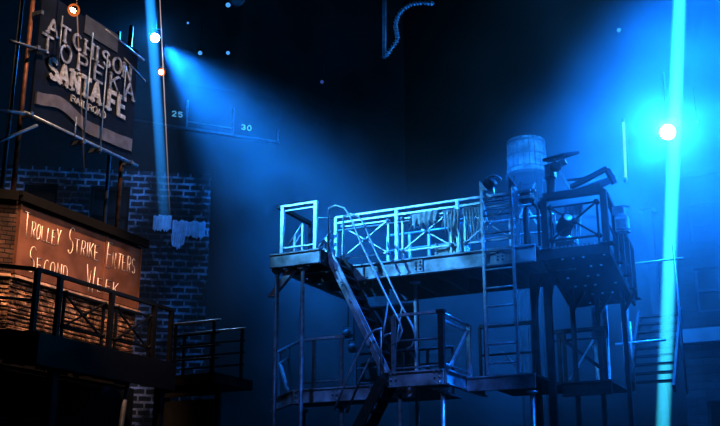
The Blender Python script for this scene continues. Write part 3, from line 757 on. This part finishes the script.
# --- things on the bridge
cr = thing('crate', 'pale wooden crate standing behind the bridge railing', 'crate', (-7.45, 20.2, L2))
for z in (.03, .2, .37, .54): MB().box(-7.52, -7.2, 19.78, 20.1, L2+z, L2+z+.14).build('slat_course', 'crate', cr)
for x in (-7.5, -7.22): MB().box(x-.03, x+.03, 19.75, 19.78, L2, L2+.68).build('corner_batten', 'crate', cr)
c2 = thing('crate', 'lower pale crate beside the taller one on the bridge', 'crate', (-7.95, 20.2, L2))
for z in (.03, .17): MB().box(-7.85, -7.55, 19.78, 20.05, L2+z, L2+z+.12).build('slat_course', 'crate', c2)
for x in (-7.83, -7.57): MB().box(x-.025, x+.025, 19.75, 19.78, L2, L2+.31).build('corner_batten', 'crate', c2)
def drape(name, label, x0, x1, y, ztop, L, seed, m='cloth', slope=0., group=None, cat='cloth'):
    rnd = random.Random(seed); n = 26; mb = MB(); rows = 7; vs, fs = [], []
    ln = [L*(.55+.45*math.sin(i*.55+seed)**2)*rnd.uniform(.9, 1.05) for i in range(n+1)]
    for j in range(rows+1):
        for i in range(n+1):
            f = j/rows; x = x0+(x1-x0)*i/n
            vs.append((x+.02*math.sin(f*5+i), y-.05-.035*math.sin(i*1.25+seed)*(.3+f)-.02*f, ztop-ln[i]*f+slope*(i/n)+.01))
    for j in range(rows):
        for i in range(n):
            a = j*(n+1)+i; fs.append((a, a+1, a+n+2, a+n+1))
    mb.add(vs, fs, True)
    vs2 = [(v[0], y+.05-.3*(y-v[1]-.05), v[2]) for v in vs[:n+1]]+[(v[0], y+.05, v[2]-.14) for v in vs[:n+1]]
    mb.add(vs[:n+1]+vs2, [(i, n+1+i, n+2+i, i+1) for i in range(n)]+[(n+1+i, 2*n+2+i, 2*n+3+i, n+2+i) for i in range(n)], True)
    o = mb.build(name, m, None, label, ((x0+x1)/2, y, ztop-L))
    return tag(o, label, cat, group)
drape('hung_cloth', 'pale crumpled cloth slung over the bridge railing between two crossed braces', -8.36, -7.72, 19.66, L2+.97, .42, 2, slope=.03)
drape('hung_cloth', 'pale bunched cloth slung over the bridge railing next to the rope strands', -7.6, -7.22, 19.66, L2+.97, .62, 9, slope=-.02)
rp = thing('rope_bundle', 'bundle of pale rope strands hanging over the bridge railing beside the ladder', 'rope', (-7.0, 19.8, L2+.2))
rnd = random.Random(4)
for i in range(7):
    x = -7.12+.065*i; z = L2+.98; b = L2+rnd.uniform(.15, .45)
    pts = [(x, 19.74, b), (x+rnd.uniform(-.03,.03), 19.72, (z+b)/2), (x, 19.62, z-.05), (x+.01, 19.66, z+.06), (x+.03, 19.73, z-.1), (x+.04+rnd.uniform(-.03,.03), 19.77, (z+b)/2), (x+.05, 19.77, b+rnd.uniform(-.1,.1))]
    MB().path(pts, .026, 6).build('strand', 'rope', rp)
lamp('railing_lantern', 'pale lantern sitting on the bridge just above the taller crate', (-7.5, 19.75, L2+.82), (-8.3, 14, L2+.2), .12, 'stave', 'steel', length=.3, hang=.05)
lamp('railing_lantern', 'pale lantern hung beside the rope strands behind the bridge railing', (-7.25, 19.85, L2+.6), (-8.0, 15, L2+.3), .13, 'stave', 'steel', length=.3, hang=.05)
ml = thing('yoke_lantern', 'pale lantern with a curved yoke clamped at the ladder head', 'stage light', (-6.5, 19.75, 8.25))
MB().lathe((-6.58, 19.62, 8.42), (.2, .9, .25), [(0,.1),(.04,.13),(.2,.12),(.32,.07)], 16).build('housing', 'dark', ml)
MB().path(arc((-6.48, 19.7, 8.42), .2, 150, 20, 8), .022).build('yoke', 'steel', ml)
MB().tube((-6.48, 19.7, 8.05), (-6.48, 19.7, 8.36), .03).build('spigot', 'steel', ml)
for k, (x, z) in enumerate(((-6.6, 8.2), (-6.38, 8.16))): MB().bar((x, 19.62, z), (x+.14, 19.6, z-.1), .05).build('clamp', 'steel', ml)
ml2 = thing('platform_lantern', 'squat dark lantern on a post between the ladder and the right tower', 'stage light', (-5.7, 19.9, L2))
MB().tube((-5.82, 19.9, L2), (-5.82, 19.9, 8.1), .035).build('post', 'grey', ml2)
MB().lathe((-5.85, 19.75, 8.05), (.3, .9, .1), [(0,.12),(.25,.12),(.32,.06)], 14).build('housing', 'dark', ml2)
MB().bar((-5.95, 19.8, 8.2), (-5.6, 19.8, 8.2), .06).build('arm', 'grey', ml2)
ho = thing('hoop_rail', 'dark round-cornered hoop rail between the ladder and the right tower', 'railing', (-5.75, 19.9, L2))
MB().path([(-5.86, 19.8, L2), (-5.86, 19.8, 7.78), (-5.83, 19.8, 7.86), (-5.76, 19.8, 7.9), (-5.66, 19.8, 7.9), (-5.6, 19.8, 7.86), (-5.57, 19.8, 7.78), (-5.57, 19.8, L2)], .03).build('hoop', 'dark', ho)

# ================================================================== RIGHT TOWER
tw = thing('tower_platform', 'right tower platform with a perforated underside sloping away', 'platform', (-4.9, 20.5, 6.3))
gm = MB(); grating(gm, -5.6, -4.25, 20.2, 22.4, 6.84, cell=.055, pat=lambda i, j, nx, ny: (i*7+j*3) % 4 == 0 and j % 7 in (2,) and 2 < i < nx-2 and (i//5+j//6) % 3 != 0, z1=6.2)
gm.build('sloping_deck', 'deck', tw)
MB().box(-5.6, -4.25, 19.95, 20.2, 6.82, 6.92).build('front_deck', 'deck', tw)
MB().box(-5.62, -4.22, 19.9, 19.96, 6.72, 6.92).build('front_channel', 'dark', tw)
tm = MB()
for i in range(17): tm.box(-5.58+i*.082, -5.53+i*.082, 19.9, 19.95, 6.92, 6.97)
tm.build('toothed_edge', 'grey', tw)
for x in (-5.6, -4.25): MB().bar((x, 20.1, 6.85), (x, 22.4, 6.2), .06, .18).build('side_channel', 'dark', tw)
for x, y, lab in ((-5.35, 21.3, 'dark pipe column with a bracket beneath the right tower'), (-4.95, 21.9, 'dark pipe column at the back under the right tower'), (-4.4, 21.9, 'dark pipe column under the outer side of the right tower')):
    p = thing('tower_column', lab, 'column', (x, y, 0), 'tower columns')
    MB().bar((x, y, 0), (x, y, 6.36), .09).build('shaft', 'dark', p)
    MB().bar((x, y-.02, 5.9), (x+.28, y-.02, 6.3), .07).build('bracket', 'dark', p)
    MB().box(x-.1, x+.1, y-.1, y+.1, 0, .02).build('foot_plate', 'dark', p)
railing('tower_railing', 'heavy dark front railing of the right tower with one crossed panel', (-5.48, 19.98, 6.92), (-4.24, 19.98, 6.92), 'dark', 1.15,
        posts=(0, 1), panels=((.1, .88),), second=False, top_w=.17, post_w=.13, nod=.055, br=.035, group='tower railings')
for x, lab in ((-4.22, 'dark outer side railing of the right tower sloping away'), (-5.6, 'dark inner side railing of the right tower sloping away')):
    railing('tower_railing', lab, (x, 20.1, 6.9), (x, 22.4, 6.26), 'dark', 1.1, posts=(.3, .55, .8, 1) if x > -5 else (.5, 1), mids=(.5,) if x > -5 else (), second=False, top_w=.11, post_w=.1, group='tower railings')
# lamps standing inside the tower
def moving_head(x, y, z, lab, tilt=.3, s=1.0, body='dark'):
    t = thing('moving_head_light', lab, 'stage light', (x, y, z), 'moving head lights in the tower')
    MB().box(x-.16*s, x+.16*s, y-.14*s, y+.14*s, z, z+.14*s).build('base', body, t)
    for k in (-1, 1): MB().path([(x+k*.06*s, y, z+.14*s), (x+k*.17*s, y, z+.2*s), (x+k*.18*s, y, z+.5*s), (x+k*.15*s, y, z+.56*s)], .03*s).build('yoke_arm', 'steel', t)
    d = V((tilt, -.8, .45)).normalized()
    MB().lathe(V((x, y, z+.46*s))-d*.2*s, d, [(0,.08*s),(.06*s,.14*s),(.3*s,.14*s),(.38*s,.11*s),(.42*s,.12*s)], 16).build('head', body, t)
    MB().lathe(V((x, y, z+.46*s))+d*.222*s, d, [(0,.09*s),(.01*s,.07*s),(.02*s,.001)], 14).build('lens', 'steel', t)
    return t
moving_head(-5.1, 20.12, 6.92, 'dark moving head lamp behind the crossed panel of the right tower', .5, 1.15)
moving_head(-5.3, 20.9, 6.67, 'second moving head lamp deeper inside the right tower', -.3, 1.3, 'grey')
drape('hung_sheet', 'pale thin sheet hanging inside the right tower behind the crossed panel', -5.2, -4.8, 20.4, 7.95, .9, 5)
# apparatus on top
tp = thing('tilted_floodlight', 'floodlight with a big dark tilted flap on top of the right tower', 'stage light', (-5.2, 20.05, 8.1))
MB().lathe((-5.33, 20.05, 8.1), (0,0,1), [(0,.09),(.02,.09),(.03,.085),(.36,.09),(.4,.12),(.42,.12)], 14).build('stand', 'dark', tp)
MB().box(-5.42, -5.22, 19.95, 20.15, 8.5, 8.78).build('housing', 'grey', tp)
MB().lathe((-5.18, 19.95, 8.68), (.3, -.9, 0), [(0,.1),(.06,.12),(.08,.1)], 14).build('lens', 'plaster', tp)
MB().bar((-5.2, 20.05, 8.75), (-4.98, 20.05, 8.82), .1).build('ballast', 'grey', tp)
MB().hexa([(-5.44,19.9,8.84), (-4.98,19.9,8.9), (-4.72,20.2,9.0), (-5.3,20.2,8.9), (-5.44,19.9,8.9), (-4.98,19.9,8.96), (-4.72,20.2,9.06), (-5.3,20.2,8.96)]).build('flap', 'dark', tp)
MB().bar((-5.2, 19.93, 8.88), (-5.16, 19.93, 8.75), .05).bar((-5.1, 19.93, 8.6), (-4.9, 19.98, 8.16), .055).build('strut', 'steel', tp, 'pale strut')
ht = thing('raised_hatch', 'dark hatch lid propped open on top of the right tower', 'hatch', (-4.5, 20.1, 8.1))
MB().bar((-4.95, 20.0, 8.2), (-4.12, 20.0, 8.52), .1, .09).build('lid_edge', 'dark', ht)
MB().hexa([(-4.92,20.02,8.1), (-4.3,20.02,8.17), (-4.05,20.35,8.32), (-4.6,20.3,8.14), (-4.92,20.02,8.16), (-4.3,20.02,8.25), (-4.05,20.35,8.48), (-4.6,20.3,8.22)]).build('lid', 'dark', ht)
MB().bar((-4.14, 20.0, 8.5), (-4.02, 20.1, 8.2), .09).build('lid_edge', 'dark', ht)
MB().bar((-5.02, 20.1, 8.42), (-4.45, 20.1, 8.4), .045).build('stay', 'dark', ht)
sp = thing('side_lantern', 'pale boxy lantern clamped on the outer side of the right tower', 'stage light', (-4.05, 20.6, 7.4))
MB().box(-4.16, -3.9, 20.5, 20.75, 7.3, 7.62).build('housing', 'steel', sp)
MB().box(-4.13, -3.93, 20.48, 20.5, 7.34, 7.55).build('lens', 'grey', sp)
for z in (7.78, 7.3): MB().bar((-4.0, 20.45, z+.05), (-3.82, 20.4, z-.02), .03).build('clamp', 'steel', sp)
MB().box(-4.2, -3.96, 20.5, 20.7, 7.68, 7.85).build('ballast', 'grey', sp)

# lower landing of the tower
deckpoly('tower_landing', 'dark low landing below the right tower', [(-5.66, 21.3), (-4.62, 21.3), (-4.62, 23.2), (-5.66, 23.2)], L1-.3, L1, ((0, 'dark'),), fm='dark')
tl = railing('tower_landing_railing', 'dark railing with a pale crossed brace on the landing under the right tower', (-5.82, 21.38, L1), (-4.69, 21.38, L1), 'dark', 1.09, posts=(.1, .2, .95), mids=(.9,), second=False, top_w=.1, post_w=.07)
MB().bar((-5.5, 21.33, L1+.05), (-4.95, 21.33, L1+.85), .05).build('cross_brace', 'steel', tl, 'pale diagonal brace')
MB().bar((-5.65, 21.36, L1+.95), (-4.72, 21.36, L1+.15), .07).build('cross_brace', 'dark', tl)
for x, w, lab in ((-5.25, .14, 'pale narrow cloth strip hanging behind the crossed brace under the tower'), (-5.0, .1, 'narrower pale cloth strip next to the dark post under the tower')):
    drape('cloth_strip', lab, x, x+w, 22.6, 6.3, 1.9, 3)
rs = thing('metal_stair', 'metal stair rising away beside the foot of the cyan beam', 'stairs', (-4.2, 23.5, L1))
for x in (-4.7, -3.72): MB().bar((x, 23.35, L1), (x, 25.3, 6.5), .06, .22).build('stringer', 'dark', rs)
for i in range(9): MB().box(-4.68, -3.74, 23.4+i*.21, 23.66+i*.21, L1+.18+i*.225, L1+.22+i*.225).build('tread', 'dark', rs)
MB().tube((-4.92, 23.3, 5.46), (-3.8, 23.3, 5.48), .03).build('handrail', 'steel', rs)
for x in (-4.72, -4.56): MB().tube((x, 23.3, L1), (x, 23.3, 5.95), .035).build('post', 'grey', rs)
pr = thing('pipe_railing', 'thin pipe rail with a white-tipped post beyond the right tower', 'railing', (-4.2, 23.6, L1))
pr_z = 7.35
MB().tube((-4.65, 23.6, L1), (-4.65, 23.6, 7.6), .03).build('post', 'grey', pr)
MB().ball((-4.65, 23.6, 7.63), .045).build('finial', 'steel', pr)
MB().tube((-4.85, 23.6, pr_z), (-3.3, 23.6, pr_z+.02), .022).build('rail', 'steel', pr)
MB().tube((-3.5, 23.6, L1-.1), (-3.5, 23.6, 7.7), .025).build('post', 'grey', pr)

# ================================================================== ROOFTOP THINGS BEHIND
wt = thing('water_tank', 'pale slatted rooftop water tank standing in the haze behind the bridge end', 'water tank', (-7.6, 26, 0))
cx, cy, z0, z1, R = -7.55, 26.0, 10.75, 11.75, .56
n = 22
sv = MB()
for k in range(n):
    a0, a1 = 2*math.pi*(k+.06)/n, 2*math.pi*(k+.94)/n
    P = lambda a, r, z: (cx+r*math.cos(a), cy+r*math.sin(a), z)
    sv.hexa([P(a0,R-.05,z0), P(a1,R-.05,z0), P(a1,R,z0), P(a0,R,z0), P(a0,R-.09,z1), P(a1,R-.09,z1), P(a1,R-.04,z1), P(a0,R-.04,z1)][0:8])
sv.build('stave_shell', 'stave', wt)
MB().lathe((cx, cy, z0), (0,0,1), [(-.06,R-.1),(-.05,R+.04),(0,R+.04),(.02,R-.06),(z1-z0-.02,R-.1),(z1-z0,R-.1)], 24).build('tank_body', 'plaster', wt)
for z in (z0+.12, z0+.5, z0+.88): MB().lathe((cx, cy, z), (0,0,1), [(0,R+.008-.03*(z-z0)),(.04,R+.012-.03*(z-z0)),(.045,R-.06)], 24).build('hoop', 'grey', wt)
for sx in (-.3, .3):
    for sy in (-.3, .3): MB().bar((cx+sx*1.1, cy+sy*1.1, 0), (cx+sx, cy+sy, z0-.05), .05).build('leg', 'black', wt)
MB().bar((cx-.32, cy-.33, 9.2), (cx+.3, cy-.31, 10.4), .05).bar((cx+.32, cy-.33, 9.2), (cx-.3, cy-.31, 10.4), .05).build('leg_brace', 'grey', wt)
ch = thing('roof_vent', 'dark pointed roof vent stack beside the cyan beam', 'vent', (-4.75, 28, 0))
MB().box(-4.85, -4.63, 27.9, 28.1, 0, 9.95).build('stack', 'dark', ch)
MB().add([(-4.97,27.78,9.92), (-4.51,27.78,9.92), (-4.51,28.22,9.92), (-4.97,28.22,9.92), (-4.74,28,10.3)], [(3,2,1,0),(0,1,4),(1,2,4),(2,3,4),(3,0,4)]).build('pointed_cap', 'dark', ch)

# ================================================================== HAZE AND SELF-GLOWING BEAMS
def haze_mat(dens):
    """haze density shaped to set where light shows: banks rise towards the left and right lamps, thin out near the floor and leave the middle air clear"""
    m = bpy.data.materials.new('stage_haze'); m.use_nodes = True
    n, l = m.node_tree.nodes, m.node_tree.links
    n.remove(n['Principled BSDF'])
    v = n.new('ShaderNodeVolumeScatter'); v.inputs['Color'].default_value = (1, 1, 1, 1); v.inputs['Anisotropy'].default_value = 0
    g = n.new('ShaderNodeNewGeometry'); sp = n.new('ShaderNodeSeparateXYZ'); l.new(g.outputs['Position'], sp.inputs[0])
    def math_(op, a, b, c=None):
        k = n.new('ShaderNodeMath'); k.operation = op
        for i, x in enumerate((a, b, c)):
            if x is None: continue
            if isinstance(x, (int, float)): k.inputs[i].default_value = x
            else: l.new(x, k.inputs[i])
        return k.outputs[0]
    def ramp(x, a, b, c, d):
        k = n.new('ShaderNodeMapRange'); k.interpolation_type = 'SMOOTHSTEP'
        for i, q in enumerate((a, b, c, d)): k.inputs[i+1].default_value = q
        l.new(x, k.inputs[0]); return k.outputs[0]
    X, Z = sp.outputs[0], sp.outputs[2]
    no = n.new('ShaderNodeTexNoise'); no.inputs['Scale'].default_value = .42; no.inputs['Detail'].default_value = 2
    l.new(g.outputs['Position'], no.inputs['Vector'])
    l1 = math_('MULTIPLY_ADD', X, -.73, 15.9-.73*19)
    l2 = math_('MULTIPLY_ADD', X, 1.06, 9.2+1.06*8.6)
    top = math_('MAXIMUM', l1, l2)
    over = math_('SUBTRACT', Z, top)
    over = math_('ADD', over, math_('MULTIPLY_ADD', no.outputs['Fac'], 3.0, -1.5))
    f = ramp(over, -1.8, 1.8, 1.0, .04)  # upper middle left almost free of haze so it stays dark
    low = ramp(Z, 2.6, 8.2, .07, 1.0)  # haze thinned low down so the lower stage stays dark
    d = math_('MULTIPLY', math_('MULTIPLY', f, low), ramp(no.outputs['Fac'], .3, .7, .35, 1.75))
    # thicker haze added in front of the right tower to veil it
    bank = math_('MULTIPLY', ramp(sp.outputs[1], 18.6, 19.7, 1, 0), ramp(X, -7.2, -5.2, 0, 1))
    dv = n.new('ShaderNodeVectorMath'); dv.operation = 'DISTANCE'; dv.inputs[1].default_value = (-3.3, 23.9, 10.0)
    l.new(g.outputs['Position'], dv.inputs[0])
    puff = ramp(dv.outputs['Value'], .8, 5.0, 1, 0)  # denser haze added around the cyan lamp to strengthen its halo
    d = math_('MULTIPLY', d, math_('MULTIPLY_ADD', puff, 2.2, math_('MULTIPLY_ADD', bank, 2.8, 1.0)))
    l.new(math_('MULTIPLY', d, dens), v.inputs['Density'])
    l.new(v.outputs[0], n['Material Output'].inputs['Volume'])
    return m
HAZE = .025
hz = MB().box(-33, 11, 17.2, 32.5, .05, 25).build('haze', haze_mat(HAZE))
tag(hz, 'thin blue-lit stage haze hanging around the whole scaffold', 'haze', None, 'stuff')

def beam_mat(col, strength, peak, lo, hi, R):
    """self-glowing volume painted in for a lit shaft: glow falls off towards the rim and away from the lamp height"""
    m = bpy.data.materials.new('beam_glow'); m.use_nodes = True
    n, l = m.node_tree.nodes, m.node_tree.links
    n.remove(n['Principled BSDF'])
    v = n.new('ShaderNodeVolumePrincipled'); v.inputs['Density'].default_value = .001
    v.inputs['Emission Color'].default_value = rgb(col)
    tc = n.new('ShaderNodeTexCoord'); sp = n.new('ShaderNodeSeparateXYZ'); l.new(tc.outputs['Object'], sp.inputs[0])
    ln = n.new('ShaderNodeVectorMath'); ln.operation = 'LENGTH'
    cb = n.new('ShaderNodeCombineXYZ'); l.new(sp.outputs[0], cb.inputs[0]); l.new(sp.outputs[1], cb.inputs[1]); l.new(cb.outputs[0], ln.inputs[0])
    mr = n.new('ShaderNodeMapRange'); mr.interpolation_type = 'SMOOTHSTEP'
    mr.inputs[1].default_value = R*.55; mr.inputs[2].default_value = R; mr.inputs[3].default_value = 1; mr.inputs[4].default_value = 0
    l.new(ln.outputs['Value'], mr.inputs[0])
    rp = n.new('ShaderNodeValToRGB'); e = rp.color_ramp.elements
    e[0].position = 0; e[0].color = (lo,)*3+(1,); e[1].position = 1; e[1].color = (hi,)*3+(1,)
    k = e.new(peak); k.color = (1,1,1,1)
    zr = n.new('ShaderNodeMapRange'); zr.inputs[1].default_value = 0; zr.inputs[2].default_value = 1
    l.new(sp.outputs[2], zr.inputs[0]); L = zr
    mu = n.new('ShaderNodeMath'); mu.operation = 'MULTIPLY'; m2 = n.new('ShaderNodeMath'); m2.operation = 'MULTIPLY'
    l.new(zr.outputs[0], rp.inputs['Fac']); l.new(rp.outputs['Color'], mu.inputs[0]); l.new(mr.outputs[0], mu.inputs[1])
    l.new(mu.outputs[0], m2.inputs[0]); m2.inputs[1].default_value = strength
    l.new(m2.outputs[0], v.inputs['Emission Strength'])  # emission stands in for haze lit by the lamps
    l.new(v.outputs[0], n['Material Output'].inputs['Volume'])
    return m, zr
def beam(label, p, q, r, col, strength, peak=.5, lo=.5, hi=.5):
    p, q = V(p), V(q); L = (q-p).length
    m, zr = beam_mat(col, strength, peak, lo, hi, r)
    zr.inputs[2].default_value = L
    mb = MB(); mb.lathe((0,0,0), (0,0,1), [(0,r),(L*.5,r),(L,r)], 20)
    o = mb.build('painted_beam', m); tag(o, label, 'light beam', None, 'stuff')
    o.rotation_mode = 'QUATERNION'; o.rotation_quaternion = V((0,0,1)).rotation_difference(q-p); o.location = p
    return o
beam('tall cyan self-glowing shaft imitating a light beam, crossing the right of the stage from top to bottom', (-4.2, 24, 3.2), (-2.68, 24, 15.5), .205, (.1, .75, .9), 7.0, .6, .3, .6)
beam('tall blue self-glowing shaft imitating a light beam beside the billboard', (-13.66, 18, 7.9), (-14.62, 18, 14.6), .16, (.05, .42, 1), 5, .8, .1, .7)
beam('thin white self-glowing thread added along the blue shaft beside the billboard', (-13.45, 17.9, 8.0), (-14.24, 17.9, 14.6), .02, (1, .75, .7), 25, .6, .0, .5)
beam('faint amber self-glowing thread added across the billboard lettering', (-13.2, 14.75, 8.0), (-13.2, 13.89, 12.6), .02, (1, .6, .4), 14, .75, .0, .8)

# ================================================================== LIGHTS
def spot(name, pos, aim, size, energy, col, blend=.6, r=.05):
    d = bpy.data.lights.new(name, 'SPOT'); d.energy = energy; d.color = col; d.spot_size = math.radians(size); d.spot_blend = blend
    d.shadow_soft_size = r
    o = bpy.data.objects.new(name, d); C.objects.link(o); o.location = pos
    o.rotation_euler = (V(aim)-V(pos)).to_track_quat('-Z', 'Y').to_euler(); return o
def point(name, pos, energy, col, r=.1):
    d = bpy.data.lights.new(name, 'POINT'); d.energy = energy; d.color = col; d.shadow_soft_size = r
    o = bpy.data.objects.new(name, d); C.objects.link(o); o.location = pos; return o
BL = (.012, .26, 1.0)
# cyan lamp on the right and a high wash from beyond the right of the stage, both through the haze, plus added unseen fills
spot('wash_right', (.9, 23.0, 18.6), (-3.4, 22.6, 8.0), 48, 66000, (.01, .27, 1.0), .7, .3)
spot('fill_front', (3.2, 18.3, 17.5), (-3.7, 18.3, 7.0), 30, 26000, BL, .7, .3)  # added unseen spot that lights the haze veil before the right tower
spot('tower_fill', (1.5, 12.5, 13.0), (-4.4, 20.2, 7.0), 21, 6500, (.05, .4, 1), .7, .2)  # added unseen fill on the front of the right tower
spot('wash_lamp', (-3.5, 24.1, 10.5), (-8.5, 23.5, 5.0), 100, 26000, BL, 1.0, .1)
point('glow_right', (-3.42, 23.85, 10.61), 1800, (.04, .36, .9), .1)
spot('fill_upstage', (-8.6, 26.0, 1.5), (-8.4, 26.3, 7.0), 62, 2600, BL, 1.0, .2)  # added unseen uplight filling the dark haze behind the bridge
# blue lamp beside the billboard: broad shaft down to the gate and the bridge
spot('wash_left', (-14.1, 18.1, 12.6), (-10.9, 23.3, 8.0), 70, 24000, (.022, .31, 1), 1.0, .1)
point('glow_left', (-14.2, 17.8, 12.8), 500, (.03, .36, 1), .05)
# cool key on the front of the scaffold from high left in the house
spot('key_scaffold', (-15.5, 7.0, 14.0), (-9.0, 19.6, 7.8), 19, 13500, (.16, .58, 1.0), .8, .15)
spot('key_low', (-5.0, 5.0, 14.0), (-9.0, 19.6, 4.4), 20, 4800, (.15, .36, 1.0), .8, .15)
spot('landing_fill', (-11.9, 18.6, 14.5), (-12.0, 17.3, 5.4), 13, 4000, (.4, .65, 1), .8, .1)  # added unseen spot overhead, brightens the landing handrails
# warm house light on stone and board, cooler white on the billboard
spot('warm_house', (-8.6, 10.2, 13.0), (-12.8, 14.2, 5.4), 26, 7000, (1, .6, .38), .5, .08)
spot('warm_board', (-7.0, 9.5, 9.5), (-12.8, 14.2, 6.2), 32, 1500, (1, .68, .5), .6, .1)
spot('white_billboard', (-7.5, 11.5, 17.0), (-14, 15.4, 10.3), 28, 3800, (1, .74, .56), .6, .1)
spot('blue_brick', (-12.3, 16.9, 16.0), (-16.0, 19.6, 9.0), 27, 900, (.45, .55, 1.0), .9, .2)

w = bpy.data.worlds.new('dark_house'); SC.world = w; w.use_nodes = True
w.node_tree.nodes['Background'].inputs[0].default_value = (.02, .06, .2, 1)
w.node_tree.nodes['Background'].inputs[1].default_value = .03

# ================================================================== CAMERA
cd = bpy.data.cameras.new('camera'); cam = bpy.data.objects.new('camera', cd); C.objects.link(cam)
cd.sensor_width = 36; cd.lens = 36*1025/720; cd.clip_end = 200
cam.location = (0, 0, 1.5); cam.rotation_euler = (math.radians(90+17.03), 0, math.radians(26))
SC.camera = cam
SC.view_settings.view_transform = 'Standard'
SC.view_settings.look = 'None'
SC.view_settings.gamma = .7
SC.cycles.use_denoising = True
SC.cycles.max_bounces = 5; SC.cycles.volume_bounces = 0
SC.cycles.transparent_max_bounces = 16
